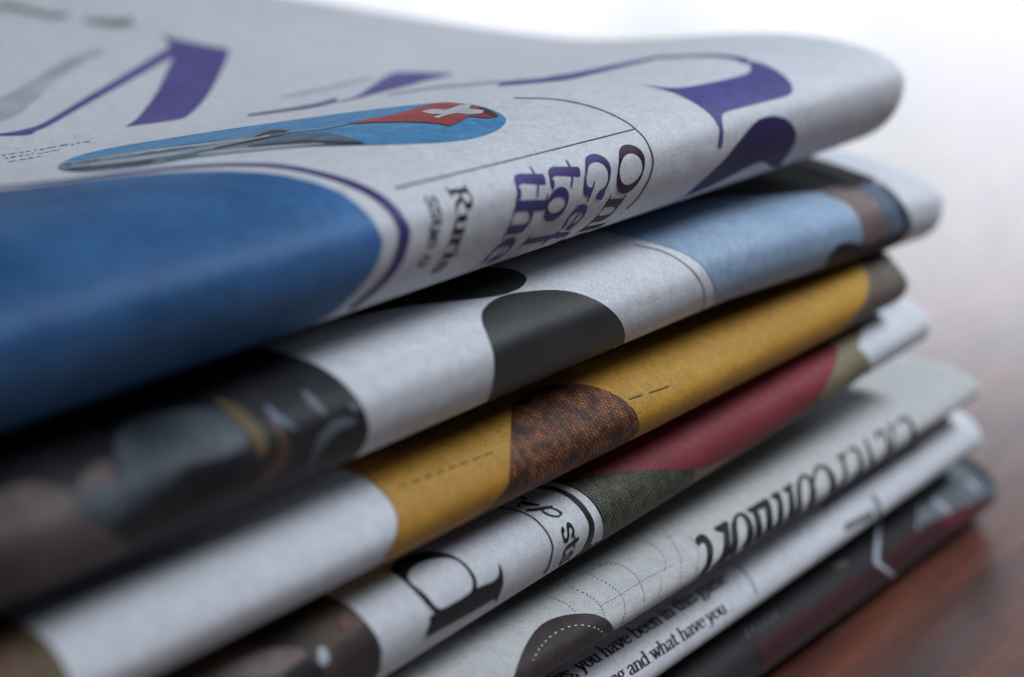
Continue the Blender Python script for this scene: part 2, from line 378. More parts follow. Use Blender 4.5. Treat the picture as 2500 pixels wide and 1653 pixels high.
# ---- a pen-drawn roman alphabet (x-height 1): skeletons swept with a broad nib
def el(cx, cy, rx, ry, a0=0, a1=360, n=22): return [(cx+rx*math.cos(R(a)), cy+ry*math.sin(R(a))) for a in np.linspace(a0, a1, n)]
def sm(pts): return [tuple(p) for p in spline(pts, False, 5)]
GL = {
 'n': (1.05, [[(.2, 0), (.2, 1)], sm([(.2, .7), (.35, .93), (.55, 1), (.75, .9), (.8, .65)])+[(.8, 0)], [(.05, 0), (.36, 0)], [(.64, 0), (.96, 0)], [(.04, .98), (.2, 1)]]),
 'h': (1.05, [[(.2, 0), (.2, 1.55)], sm([(.2, .7), (.35, .93), (.55, 1), (.75, .9), (.8, .65)])+[(.8, 0)], [(.05, 0), (.36, 0)], [(.64, 0), (.96, 0)], [(.04, 1.53), (.2, 1.55)]]),
 'm': (1.62, [[(.2, 0), (.2, 1)], sm([(.2, .7), (.35, .93), (.55, 1), (.72, .9), (.77, .65)])+[(.77, 0)], sm([(.77, .7), (.92, .93), (1.1, 1), (1.28, .9), (1.34, .65)])+[(1.34, 0)], [(.05, 0), (.36, 0)], [(.62, 0), (.92, 0)], [(1.2, 0), (1.5, 0)], [(.04, .98), (.2, 1)]]),
 'u': (1.05, [sm([(.2, 1), (.2, .3), (.3, .08), (.5, 0), (.68, .1), (.8, .3)]), [(.8, 1), (.8, 0)], [(.04, .98), (.2, 1)], [(.64, .98), (.8, 1)], [(.8, 0), (.97, .02)]]),
 'i': (.48, [[(.2, 0), (.2, 1)], [(.04, .98), (.2, 1)], [(.05, 0), (.36, 0)], [(.2, 1.36), (.2, 1.46)]]),
 'l': (.48, [[(.2, 0), (.2, 1.55)], [(.04, 1.53), (.2, 1.55)], [(.05, 0), (.36, 0)]]),
 'r': (.78, [[(.2, 0), (.2, 1)], sm([(.2, .65), (.35, .92), (.55, 1), (.65, .88)]), [(.04, .98), (.2, 1)], [(.05, 0), (.4, 0)]]),
 't': (.68, [sm([(.27, 1.35), (.25, .6), (.25, .25), (.35, .05), (.5, .02), (.62, .14)]), [(.02, 1), (.58, 1)]]),
 'o': (.98, [el(.48, .5, .37, .49)]),
 'e': (.95, [[(.12, .56), (.82, .56)], sm([(.82, .56), (.78, .85), (.5, 1), (.2, .85), (.11, .5), (.2, .13), (.5, 0), (.82, .2)])]),
 'a': (.95, [sm([(.15, .78), (.25, .95), (.45, 1), (.65, .92), (.68, .7), (.68, .15), (.78, 0), (.93, .08)]), sm([(.68, .6), (.35, .5), (.13, .3), (.15, .1), (.32, 0), (.55, .08), (.68, .25)])]),
 'b': (1.02, [[(.2, 0), (.2, 1.55)], sm([(.2, .7), (.4, .97), (.62, .98), (.85, .8), (.9, .5), (.82, .15), (.55, 0), (.35, .02), (.2, .2)]), [(.04, 1.53), (.2, 1.55)]]),
 'd': (1.05, [[(.8, 0), (.8, 1.55)], sm([(.8, .75), (.6, .97), (.4, .98), (.16, .8), (.11, .5), (.18, .15), (.42, 0), (.65, .03), (.8, .25)]), [(.62, 1.53), (.8, 1.55)], [(.8, 0), (.97, .02)]]),
 'g': (.95, [el(.43, .67, .3, .33), sm([(.3, .36), (.18, .2), (.35, .08), (.7, .02), (.86, -.15), (.75, -.4), (.45, -.48), (.15, -.4), (.1, -.2), (.28, .04)]), [(.68, .9), (.92, .98)]]),
 's': (.85, [sm([(.7, .78), (.6, .95), (.4, 1), (.2, .9), (.15, .75), (.25, .6), (.5, .48), (.68, .35), (.7, .2), (.6, .05), (.4, 0), (.2, .05), (.12, .24)])]),
 'v': (.95, [[(.12, 1), (.46, 0)], [(.46, 0), (.82, 1)], [(-.02, 1), (.3, 1)], [(.66, 1), (.97, 1)]]),
 'w': (1.38, [[(.1, 1), (.42, 0)], [(.42, 0), (.7, .95)], [(.62, 1), (.96, 0)], [(.96, 0), (1.27, 1)], [(-.04, 1), (.28, 1)], [(.5, 1), (.78, 1)], [(1.12, 1), (1.42, 1)]]),
 'y': (.95, [[(.12, 1), (.46, 0)], sm([(.82, 1), (.46, 0), (.3, -.38), (.1, -.42)]), [(-.02, 1), (.3, 1)], [(.66, 1), (.97, 1)]]),
 ',': (.42, [sm([(.2, .06), (.24, -.08), (.1, -.3)])]),
 'O': (1.48, [el(.7, .75, .56, .75, n=34)]),
 'G': (1.55, [sm([(1.2, 1.1), (1.02, 1.4), (.7, 1.5), (.3, 1.28), (.13, .75), (.3, .2), (.7, 0), (1.02, .1), (1.15, .3)])+[(1.15, .62)], [(.92, .62), (1.38, .62)], [(1.2, 1.1), (1.2, 1.5)]]),
 'R': (1.35, [[(.28, 0), (.28, 1.5)], sm([(.28, 1.48), (.7, 1.5), (.98, 1.35), (1.02, 1.1), (.9, .85), (.65, .75)])+[(.28, .74)], sm([(.62, .74), (.95, .12), (1.25, 0)]), [(.06, 0), (.5, 0)], [(.06, 1.5), (.3, 1.5)]]),
}
def hull(pts):
    pts = sorted(set((round(a, 6), round(b, 6)) for a, b in pts)); 
    def half(ps):
        h = []
        for p in ps:
            while len(h) > 1 and (h[-1][0]-h[-2][0])*(p[1]-h[-2][1])-(h[-1][1]-h[-2][1])*(p[0]-h[-2][0]) <= 0: h.pop()
            h.append(p)
        return h
    a, b = half(pts), half(pts[::-1]); return a[:-1]+b[:-1]
def advance(t): return sum(.5 if ch == ' ' else GL[ch][0] for ch in t)
def letters(t, x0, nib):
    """[(character, [polygons])] in em units"""
    out = []; pen = [(nib[0]/2*math.cos(a), nib[1]/2*math.sin(a)) for a in np.linspace(0, 2*math.pi, 9)[:-1]]
    for ch in t:
        if ch == ' ': x0 += .5; continue
        ad, st = GL[ch]; ps = []
        for s_ in st:
            for p, q in zip(s_[:-1], s_[1:]): ps.append(hull([(p[0]+a+x0, p[1]+b) for a, b in pen]+[(q[0]+a+x0, q[1]+b) for a, b in pen]))
        out.append((ch, ps)); x0 += ad
    return out
def text(pp, t, p0, p1, pu0, pu1, hu, mat, nib=(.24, .07), pre='', post='', layer=1, lean=0):
    """t set from photo point p0 to p1 on its baseline; pu0->pu1 spans the letter height hu (em)"""
    a, b = pp.uv(*p0), pp.uv(*p1); rd = b-a; L = np.linalg.norm(rd); rd = rd/L; up = np.array([-rd[1], rd[0]])
    sx = L/advance(t); sy = abs(np.dot(pp.uv(*pu1)-pp.uv(*pu0), up))/hu
    for ch, ps in letters(pre, -advance(pre), nib)+letters(t, 0, nib)+letters(post, advance(t), nib):
        fill(pp, 'printed_letter', [[a+rd*sx*(x+lean*y)+up*sy*y for x, y in p] for p in ps], mat, layer, gu=.003)

Z = .1900
GRP = 'folded newspapers in the stack'
P1 = Paper('n1', .03, .395, .0005, Z-.0729, Z-.0650, Z-.0902, .026, .024, 2.2, 2.0, back=.29, seed=11,
           top=[(0, 0), (.022, 0), (.095, -.0066), (.25, -.001), (.3, -.001)], amp=.0007)
P1.build('topmost newspaper of the stack, with purple lettering and a large blue printed panel', GRP, 6, .0016)
P2 = Paper('n2', .02, .4155, .000, Z-.0986, Z-.0906, Z-.1103, .034, .018, 2.5, 2.2, back=.275, seed=12, dz=[(0, 0), (.33, -.0003), (.415, -.0055)], amp=.0007)
P2.build('second newspaper from the top, with glossy black blobs and a pale blue photo', GRP, 5, .0012)
P3 = Paper('n3', .03, .3985, .000, Z-.1196, Z-.1108, Z-.1274, .018, .012, 1.6, 2.0, back=.28, seed=13, dz=[(0, 0), (.3, 0), (.4, .0012)])
P3.build('third newspaper from the top, with an ochre yellow band and brown round picture', GRP, 4, .0011)
P4 = Paper('n4', .01, .412, .001, Z-.1372, Z-.1279, Z-.1484, .018, .0135, 2.0, 2.0, back=.27, seed=14, dz=[(0, 0), (.21, 0), (.41, .0055)], hz=[(0, 1), (.21, 1), (.41, .68)])
P4.build('fourth newspaper from the top, showing a crimson shape and a big black letter', GRP, 4, .0011)
P5 = Paper('n5', .03, .436, -.0022, Z-.1536, Z-.1488, Z-.1584, .015, .011, 2.2, 2.0, back=.287, mat='news_warm', seed=15, dz=[(0, 0), (.29, 0), (.44, .0003)], hz=[(0, 1), (.32, 1), (.436, .98)], dy=[(0, 0), (.36, 0), (.436, .0015)])
P5.build('grey newspaper with a black headline and a dark brown stitched shape', GRP, 4, .0011)
P6 = Paper('n6', .02, .440, .000, Z-0.1695, Z-0.1621, Z-0.1742, .016, .009, 2.0, 2.0, back=.275, seed=16, dz=[(0, 0), (.29, 0), (.44, .003)])
P6.build('thin newspaper with two lines of small black text, second from the bottom', GRP, 3, .0011)
P7 = Paper('n7', .00, .450, .000, Z-0.1829, Z-0.1748, Z-0.1895, .016, .009, 2.0, 2.0, back=.29, mat='slate', seed=17)
P7.build('bottom newspaper, slate grey with a maroon edge, lying on the wooden table', GRP, 3, .0011)

# ================================================================== print on the topmost newspaper
p = P1
shape(p, 'printed_or_lit_panel', A_([(0, 885), (300, 850), (600, 815), (900, 797), (1100, 796), (1300, 812), (1500, 862), (1620, 922), (1720, 1012), (1765, 1100), (1766, 1160), (1730, 1250), (1650, 1350), (1560, 1435)])
      + [('x', -4, -14), ('x', -120, 0)] + A_([(-300, 915), (-150, 900)]), 'blue', 1, label='large blue printed panel with rounded end')
fill(p, 'printed_border', [to_uv(p, stroke_px(A_([(-200, 888), (0, 868), (300, 838), (600, 801), (900, 773), (1150, 765), (1350, 779), (1550, 826), (1700, 885), (1800, 955), (1862, 1040), (1872, 1100), (1845, 1200), (1785, 1290), (1700, 1370), (1620, 1432)]),
      [4, 4, 5, 6, 7, 8, 10, 13, 18, 22, 26, 27, 22, 16, 12, 8]))], 'violet', 1)
# big masthead letters
shape(p, 'masthead_letter', A_([(740, 150, 'c'), (800, 178), (1065, 232, 'c'), (1040, 300), (965, 440), (880, 530), (815, 556), (580, 588, 'c'), (640, 545), (720, 440), (770, 340), (806, 255, 'c'), (780, 200)]), 'purple')
stroke(p, 'masthead_letter', A_([(800, 238), (600, 355), (400, 470), (230, 570), (130, 612)]), [24, 19, 15, 12, 9], 'purple', 2)
shape(p, 'masthead_letter', A_([(-60, 628, 'c'), (60, 612), (160, 590, 'c'), (165, 612, 'c'), (130, 626), (30, 630)]), 'purple')
shape(p, 'masthead_letter', A_([(1500, 485, 'c'), (1640, 452), (1720, 402), (1800, 350), (1880, 335), (2110, 345, 'c'), (2000, 368), (1880, 400), (1760, 430), (1640, 460)]), 'purple')
stroke(p, 'masthead_letter', A_([(1150, 536), (1300, 515), (1450, 492), (1560, 465)]), [3, 5, 7, 9], 'purple', 2)
stroke(p, 'masthead_letter', A_([(1300, 452), (1450, 425), (1600, 390), (1720, 362)]), [3, 4, 4, 3], 'pale_violet', 1)
stroke(p, 'masthead_letter', A_([(1800, 442), (2000, 408), (2200, 390), (2500, 365)]), [3, 4, 5, 4], 'pale_violet', 1)
stroke(p, 'masthead_letter', B_([(-60, 395), (100, 378), (220, 362), (310, 347), (500, 305), (700, 262)]), [5, 9, 14, 13, 10, 4], 'purple', 1)
stroke(p, 'masthead_letter', M_([(330, 272), (500, 262), (700, 258), (850, 268), (960, 300)]), [4, 4, 5, 7, 14], 'purple', 2)
shape(p, 'masthead_letter', M_([(165, 458, 'c'), (300, 480), (450, 490), (600, 470), (800, 430), (950, 388), (986, 350), (972, 312), (935, 285, 'c'), (1100, 325), (1220, 400), (1275, 460), (1285, 510), (1250, 545), (1100, 585), (900, 635), (800, 665), (775, 700), (785, 800), (778, 900), (762, 928, 'c'), (750, 900), (758, 800), (740, 745), (690, 680), (600, 610), (480, 545), (350, 500)]), 'purple')
shape(p, 'masthead_letter', M_([(1150, 690), (1250, 720), (1308, 800), (1298, 890), (1240, 985), (1185, 1055, 'c'), (1120, 1050), (1080, 1022), (1010, 1037), (900, 1090), (700, 1190), (500, 1272, 'c'), (620, 1170), (780, 1020), (900, 870), (1000, 750), (1060, 708)]), 'purple_shaded')  # same purple ink as the other letters; its shade is put into the colour
# oval picture with mountains and a red flag
shape(p, 'printed_picture', A_([(272, 778), (330, 736), (500, 690), (800, 640), (1200, 580), (1600, 525), (1900, 490), (2050, 478), (2150, 482), (2250, 500), (2328, 535), (2343, 568), (2300, 606), (2200, 640), (2050, 660), (1800, 671), (1600, 676), (1400, 682), (1200, 692), (900, 732), (700, 766), (500, 791), (350, 797)]), 'sky', 1, label='blue oval picture of a flag over mountains')
shape(p, 'printed_picture', A_([(280, 780), (340, 752), (600, 707), (900, 667), (1150, 627), (1260, 600), (1335, 606), (1350, 622), (1480, 616), (1580, 632), (1700, 670, 'c'), (1400, 680), (1200, 690), (900, 730), (700, 764), (500, 789), (350, 795)]), 'mount', 2)
for a, b, c, ws in (((330, 762), (700, 705), (1120, 652), (3, 6, 3)), ((330, 778), (650, 738), (1000, 690), (3, 7, 2)), ((420, 775), (800, 722), (1250, 632), (2, 5, 3)), ((700, 757), (1000, 712), (1500, 668), (3, 8, 4)), ((1330, 618), (1500, 600), (1610, 577), (2, 2, 2))):
    stroke(p, 'printed_picture', A_([a, b, c]), ws, 'snow', 3)
for a, b, c, ws in (((300, 770), (600, 720), (900, 684), (2, 4, 2)), ((380, 788), (700, 752), (950, 716), (3, 8, 3)), ((900, 712), (1150, 662), (1320, 628), (2, 5, 2)), ((1150, 684), (1400, 664), (1680, 668), (4, 9, 4)), ((1180, 640), (1260, 616), (1330, 612), (3, 6, 2))):
    stroke(p, 'printed_picture', A_([a, b, c]), ws, 'slate', 3)
shape(p, 'printed_picture', A_([(1600, 578, 'c'), (1850, 530), (1960, 495), (2050, 480), (2140, 485), (2230, 505), (2312, 545, 'c'), (2250, 551), (2180, 545), (2130, 570), (2080, 588), (2030, 578), (1900, 570), (1750, 572)]), 'red', 3)
shape(p, 'printed_picture', E_([(380, 222, 'c'), (470, 206), (560, 210), (650, 180, 'c'), (745, 164, 'c'), (735, 190), (720, 203, 'c'), (832, 215, 'c'), (822, 236, 'c'), (720, 246), (640, 236), (560, 252), (500, 272, 'c'), (468, 262, 'c'), (522, 244), (440, 240)]), 'white', 4)
shape(p, 'printed_picture', E_([(790, 190, 'c'), (860, 205), (936, 250, 'c'), (905, 260), (850, 236)]), 'flagdark', 4)
# rule, oval hairline and small print
stroke(p, 'printed_rule', E_([(190, 772), (700, 648), (1200, 525), (1925, 342)]), [4.5, 3.2, 2.6, 2.6], 'line')
stroke(p, 'printed_rule', E_([(1050, 118), (1300, 124), (1500, 152), (1700, 212), (1850, 285), (1925, 340), (2000, 420), (2050, 540), (2045, 640), (2000, 750), (1940, 840), (1860, 918)]), [1.4, 1.6, 2, 2, 2, 2.2, 2.4, 2.6, 2.6, 2.4, 2.2, 2], 'line')
def e1(x, y): return E_([(x, y)])[0]
text(p, 'O', e1(1755, 455), e1(1745, 830), e1(1800, 640), e1(1985, 600), 1.5, 'plum', (.26, .07), post='nly')
text(p, 'G', e1(1518, 515), e1(1505, 880), e1(1565, 680), e1(1750, 630), 1.5, 'violet', (.26, .07), post='et')
text(p, 'to', e1(1258, 595), e1(1235, 1015), e1(1300, 800), e1(1455, 760), 1.0, 'violet', (.26, .07), post=' l')
text(p, 'th', e1(1006, 645), e1(966, 1135), e1(1055, 800), e1(1205, 765), 1.0, 'violet', (.26, .07), post='e')
text(p, 'Ruri', e1(556, 765), e1(515, 1295), e1(645, 900), e1(765, 880), 1.5, 'black', (.28, .10), post='s')
text(p, 'ssue o', e1(395, 830), e1(340, 1340), e1(460, 1000), e1(545, 985), 1.25, 'line', (.26, .10))
# blurred small print and sketch at the left
rr = random.Random(8)
for q in range(3):
    x = 10+q*14
    while x < 400-q*110:
        ln = rr.uniform(10, 46); y0 = 722-x*.16+q*17+rr.uniform(-2, 2)
        stroke(p, 'printed_text', A_([(x, y0), (x+ln*.5, y0-ln*.07+rr.uniform(-2, 2)), (x+ln, y0-ln*.15)]), [1, rr.uniform(1.5, 4), 1], 'pale_violet' if rr.random() < .35 else 'pale_grey'); x += ln+rr.uniform(6, 16)
stroke(p, 'printed_sketch', L_([(-30, 55), (60, 45), (180, 75), (300, 100), (400, 120), (500, 108)]), [14, 15, 12, 12, 14, 8], 'grey')
stroke(p, 'printed_sketch', L_([(610, 150), (720, 158), (850, 170), (960, 160)]), [8, 15, 20, 22], 'grey')
stroke(p, 'printed_sketch', L_([(-100, 830), (120, 740), (350, 570), (550, 440), (750, 370)]), [60, 55, 34, 26, 10], 'pale_grey')

# ================================================================== second newspaper
p = P2
shape(p, 'printed_blob', N_([(0, 458), (150, 440), (300, 410), (420, 360), (465, 312), (467, 268), (400, 222), (300, 197), (150, 187)]) + [('x', -4, 12), ('x', -90, 0)] + [(900, 765), (1000, 748)], 'charcoal', 1, label='flat black printed blob half under the fold above')
shape(p, 'printed_blob', N_([(130, 1325), (180, 1220), (200, 1080), (195, 950), (170, 850), (130, 740), (93, 640), (105, 545), (200, 460), (350, 410), (550, 386), (720, 380), (880, 400), (1050, 460), (1180, 540), (1270, 640), (1305, 740), (1300, 810), (1260, 870), (1205, 918)]) + [('x', -6, -12), ('x', -70, 0)], 'charcoal', 1, label='large black printed blob on the fold')
stroke(p, 'printed_rule', N_([(1380, -6), (1600, 40), (1750, 110), (1880, 210), (1960, 320), (1987, 420), (1980, 490), (1952, 580)]), 2.4, 'faint')
shape(p, 'printed_photo', N_([(2025, 570), (2060, 500), (2077, 420), (2070, 340), (2020, 240), (1930, 140), (1800, 60), (1650, 8)]) + [('x', -10, 30), ('x', 110, 0)] + B_([(1440, 900), (1560, 962), (1612, 1040), (1625, 1105), (1590, 1135)]) + [('x', 0, -16), ('x', -110, 0)], 'paleblue', 1, label='pale blue photo strip')
shape(p, 'printed_photo', B_([(1440, 895), (1480, 870), (1600, 876), (1690, 950), (1735, 1030), (1745, 1085), (1700, 1130), (1622, 1150), (1628, 1080), (1605, 1010), (1550, 945)]), 'taupe', 2)
shape(p, 'printed_photo', B_([(1600, 870), (1650, 845), (1730, 880), (1800, 960), (1830, 1040), (1815, 1075), (1742, 1105), (1745, 1060), (1725, 1000), (1680, 930)]), 'steel', 2)
shape(p, 'printed_photo', B_([(1690, 850), (1740, 870), (1820, 960), (1850, 1050), (1815, 1075), (1805, 1020), (1770, 950)]), 'shirt', 3)
shape(p, 'printed_photo', B_([(1440, 1235), (1500, 1140), (1560, 1122), (1640, 1130), (1800, 1072), (1840, 1062)]) + [('x', 0, -14), ('x', -120, 0)], 'night', 3)
shape(p, 'printed_photo', G_([(-60, 430), (200, 408), (380, 398), (540, 372), (580, 335)]) + [('x', 2, 40), ('x', -140, 0)], 'night', 2)  # dark print together with shade under the fold above, both put into the colour
shape(p, 'printed_photo', J_([(2115, 705), (2200, 620), (2242, 520), (2232, 420), (2170, 300), (2050, 180), (1900, 90), (1700, 30)]) + [('x', -5, 40), ('x', -250, 0), ('x', 0, -80), ('x', 190, 0)], 'darkphoto', 1, label='dark blurred photo of a person')
shape(p, 'printed_photo', J_([(700, 560), (800, 450), (1000, 390), (1300, 365), (1440, 440), (1505, 560), (1480, 625), (1300, 680), (1120, 725), (1050, 810), (920, 900), (880, 970), (790, 970), (745, 850), (715, 700)]), 'shirt', 2)
shape(p, 'printed_photo', J_([(1300, 320), (1420, 345), (1550, 450), (1625, 560), (1605, 645), (1560, 645), (1530, 560), (1450, 455)]), 'gold', 3)
shape(p, 'printed_photo', J_([(1640, 400), (1720, 490), (1768, 600), (1755, 685), (1650, 795), (1500, 885), (1480, 880), (1600, 770), (1680, 660), (1690, 570)]), 'skin', 2)
shape(p, 'printed_photo', J_([(1610, 350), (1690, 400), (1780, 470), (1800, 500), (1740, 480), (1650, 430)]), 'steel', 3)
shape(p, 'printed_photo', J_([(1840, 265), (1900, 290), (1985, 390), (1960, 405), (1880, 340)]), 'slatelight', 2)
shape(p, 'printed_photo', J_([(1870, 740), (1895, 640), (1950, 520), (2050, 435), (2150, 425), (2160, 455), (2050, 510), (1965, 600), (1915, 690)]), 'slatelight', 2)
shape(p, 'printed_photo', J_([(2120, 340), (2160, 330), (2190, 370), (2150, 385)]), 'slatelight', 2)
shape(p, 'printed_photo', J_([(440, 1040), (470, 920), (600, 850), (700, 800), (760, 900), (780, 1000), (640, 1090), (500, 1100)]), 'shirt', 2)
shape(p, 'printed_photo', J_([(470, 1010), (440, 900), (330, 850), (150, 830), (-40, 900)]) + [('x', -90, 0), ('x', 0, -16), ('x', 110, 0)], 'mauve', 3)
shape(p, 'printed_photo', J_([(450, 900), (520, 760), (640, 680), (690, 720), (690, 800), (560, 860)]), 'mauve', 2)

# ================================================================== third newspaper
p = P3
fill(p, 'printed_or_lit_panel', [[(.33, -.03), (.41, -.03), (.41, .06), (.33, .06)]], 'umber', 1, label='grey brown end of the printed band')
shape(p, 'printed_or_lit_panel', C_([(1765, 1035), (1820, 950), (1838, 870), (1830, 800), (1780, 720), (1680, 640), (1560, 600)]) + [('x', -4, 40), ('x', 240, 0)] + G_([(465, 800), (520, 900), (522, 1000), (480, 1090), (400, 1190)]) + [('x', 0, -40), ('x', -240, 0)], 'ochre', 2, label='ochre yellow printed band')
shape(p, 'printed_picture', [(1198, 1236), (1227, 1200), (1240, 1179), (1243, 1150), (1246, 1070)] + N_([(345, 1400), (380, 1320), (500, 1240), (700, 1192), (850, 1180), (1000, 1195), (1150, 1240), (1280, 1310), (1380, 1400), (1420, 1500), (1422, 1560)]) + [('x', -4, -14), ('x', -70, 0)], 'sienna', 3, label='brown round picture on the ochre band')
tag(strokes(p, 'printed_rule', [(C_([(1850+a*56, 692-a*21), (1885+a*56, 678-a*21)]), 2.6) for a in range(8)], 'choc', 4), None, None, kind='stuff')  # this and the two strokes below: dark of the crease put into the colour
stroke(p, 'printed_rule', N_([(1340, 1312), (1452, 1274)]), 3, 'choc', 4)
stroke(p, 'printed_rule', N_([(1510, 1257), (1600, 1228), (1680, 1198)]), 3, 'choc', 4)
for q in range(7):
    a, b = 420+q*90, 1290+(q % 3)*34
    stroke(p, 'printed_picture', N_([(a, b), (a+70, b+50+q*6), (a+130, b+130)]), [1, 4, 1], 'flagdark', 4)
stroke(p, 'printed_picture', N_([(470, 1300), (560, 1390), (640, 1490)]), [1, 5, 2], 'gold', 4)
shape(p, 'printed_photo', C_([(330, 1600), (290, 1500), (200, 1390), (60, 1300)]) + [('x', -10, 30), ('x', -110, 0), ('x', 0, -70), ('x', 110, 0)], 'gold', 1, label='blurred brown and gold photo')
shape(p, 'printed_photo', C_([(150, 1600), (130, 1520), (80, 1450), (20, 1440), (-60, 1500)]) + [('x', -60, -8), ('x', 60, -14)], 'skin', 2)

# ================================================================== fourth newspaper
p = P4
shape(p, 'printed_photo', D_([(345, 1030), (380, 992), (412, 940), (426, 880), (412, 820), (360, 745), (280, 692), (180, 664)]) + [('x', -4, 30), ('x', 190, 0)] + D_([(1600, 40), (1655, 110), (1645, 200), (1600, 265)]) + [('x', 0, -30), ('x', -190, 0)], 'olive', 1, label='olive green and crimson photo print')
shape(p, 'printed_photo', D_([(345, 1030), (380, 992), (412, 940), (426, 880), (412, 820), (360, 745), (280, 692), (180, 664)]) + [('x', -4, 25), ('x', 120, 0)] + D_([(850, 560), (842, 620), (835, 665), (810, 705)]) + [('x', 0, -30), ('x', -110, 0)], 'green', 2)
shape(p, 'printed_photo', D_([(215, 657), (420, 630), (700, 610), (850, 600), (950, 570), (1100, 500), (1250, 400), (1380, 310), (1450, 220), (1500, 110), (1505, 50)]) + [('x', 0, 26), ('x', -230, 0), ], 'crimson', 3, label='crimson curved shape')
shape(p, 'printed_photo', D_([(1395, 330), (1405, 290), (1440, 285), (1455, 310), (1430, 345), (1400, 360)]), 'night', 3)
stroke(p, 'printed_rule', D_([(1440, 300), (1300, 420), (1200, 480), (1000, 575)]), [5, 3, 2.5, 2], 'umber', 4)
stroke(p, 'printed_border', H_([(1230, 116), (1300, 124), (1420, 142), (1530, 190), (1620, 270), (1680, 360), (1698, 430), (1682, 520), (1630, 610), (1570, 665)]), [5, 7, 9, 11, 12, 12, 12, 11, 8, 5], 'black')
stroke(p, 'printed_rule', H_([(980, 280), (1030, 285), (1150, 310), (1260, 365), (1350, 460), (1397, 560), (1395, 630), (1370, 720), (1330, 782)]), 2.8, 'black')
shape(p, 'masthead_letter', H_([(165, 740), (230, 675), (350, 630), (480, 613), (610, 635), (720, 695), (800, 790), (822, 880), (800, 920, 'c'), (560, 1062, 'c'), (500, 1075, 'c'), (300, 868), (230, 808), (180, 772)]), 'black', 1,
      holes=[H_([(300, 800), (330, 740), (420, 690), (530, 665), (640, 668), (725, 722), (780, 800), (792, 870), (760, 940), (680, 1000), (580, 1038), (520, 1040), (420, 930), (320, 850)])])
shape(p, 'masthead_letter', H_([(465, 1100, 'c'), (540, 1060), (700, 970), (815, 892), (930, 845), (975, 810), (995, 760), (985, 688, 'c'), (1012, 760), (1020, 850), (995, 930), (965, 1002, 'c'), (953, 966, 'c'), (800, 1060), (600, 1170), (438, 1262, 'c'), (450, 1190), (472, 1150, 'c')]), 'black', 2)
def h1(x, y): return H_([(x, y)])[0]
text(p, 'sts', h1(1455, 438), h1(1430, 752), h1(1470, 500), h1(1555, 485), 1.0, 'black', (.26, .12))
strokes(p, 'printed_letter', [(H_([(1468, 322), (1440, 346), (1380, 338), (1330, 312), (1320, 296)]), [7, 4, 4, 5, 4]), (H_([(1468, 326), (1440, 302), (1390, 284), (1330, 284)]), [7, 4, 3, 3]), (H_([(1195, 302), (1300, 290), (1400, 270)]), [6, 9, 4])], 'black')
strokes(p, 'printed_letter', [(H_([(1150, 238), (1200, 250), (1300, 262)]), [5, 9, 4]), (H_([(1128, 268), (1156, 264)]), [7, 7])], 'black')
strokes(p, 'printed_letter', [(H_([(1100, 205), (1150, 196), (1200, 222)]), [6, 8, 4]), (H_([(1080, 190), (1120, 215)]), [5, 5])], 'black')
shape(p, 'printed_photo', C_([(1735, 1570), (1765, 1480), (1752, 1400), (1690, 1310), (1600, 1230), (1480, 1180)]) + [('x', -4, 30), ('x', -170, 0), ('x', 0, -60), ('x', 150, 0)], 'brownphoto', 1, label='blurred brown photo')
shape(p, 'printed_photo', C_([(1735, 1566), (1762, 1480), (1748, 1405), (1700, 1330), (1640, 1370), (1560, 1420), (1560, 1500), (1590, 1570)]), 'choc', 2)
shape(p, 'printed_photo', C_([(1560, 1310), (1600, 1280), (1650, 1300), (1655, 1340), (1600, 1360)]), 'skin', 3)
shape(p, 'printed_photo', C_([(1470, 1440), (1500, 1435), (1520, 1480), (1500, 1515), (1470, 1500)]), 'pale_grey', 3)
shape(p, 'printed_photo', C_([(1330, 1570), (1350, 1520), (1430, 1490), (1470, 1520), (1480, 1570)]), 'night', 3)
shape(p, 'printed_photo', C_([(1000, 1570), (1100, 1500), (1250, 1440), (1380, 1440), (1400, 1480), (1250, 1570)]), 'taupe', 2)

# ================================================================== fifth newspaper
p = P5
HL = [[([(455, 1040), (468, 1150), (465, 1260), (430, 1340), (345, 1420)], [40, 48, 52, 44, 22])],
      [([(505, 1335), (535, 1200), (530, 1060), (548, 985), (590, 962), (640, 1000), (668, 1080), (662, 1160), (628, 1225), (600, 1250)], [36, 50, 45, 26, 24, 36, 50, 50, 40, 25])],
      [([(680, 920), (720, 965), (740, 1060), (735, 1150), (700, 1210), (640, 1262)], [35, 45, 52, 50, 36, 20]), ([(750, 890), (800, 860), (825, 935), (830, 1040), (810, 1120), (762, 1166)], [25, 42, 52, 50, 45, 25])],
      [([(870, 800), (905, 805), (925, 900), (920, 1010), (880, 1080), (838, 1112)], [30, 35, 45, 45, 36, 20])],
      [([(965, 745), (1005, 762), (1020, 860), (1015, 950), (980, 1020), (928, 1064)], [30, 35, 46, 45, 36, 20])],
      [([(1055, 990), (1085, 880), (1080, 740), (1096, 652), (1130, 636), (1178, 670), (1200, 760), (1190, 850), (1148, 915)], [30, 40, 36, 26, 24, 32, 46, 42, 20])],
      [([(1205, 690), (1220, 592), (1265, 556), (1320, 576), (1358, 640), (1370, 720), (1335, 805)], [22, 25, 26, 32, 45, 46, 25])]]
SER = {0: [(350, 1082, 'c'), (458, 1018, 'c'), (484, 1045), (470, 1110), (400, 1112)], 2: [(633, 922, 'c'), (800, 824, 'c'), (828, 850), (790, 905), (700, 940), (660, 946)], 3: [(836, 802, 'c'), (905, 764, 'c'), (922, 795), (890, 836), (860, 828)], 4: [(933, 752, 'c'), (1015, 694, 'c'), (1028, 722), (1002, 768), (960, 774)]}
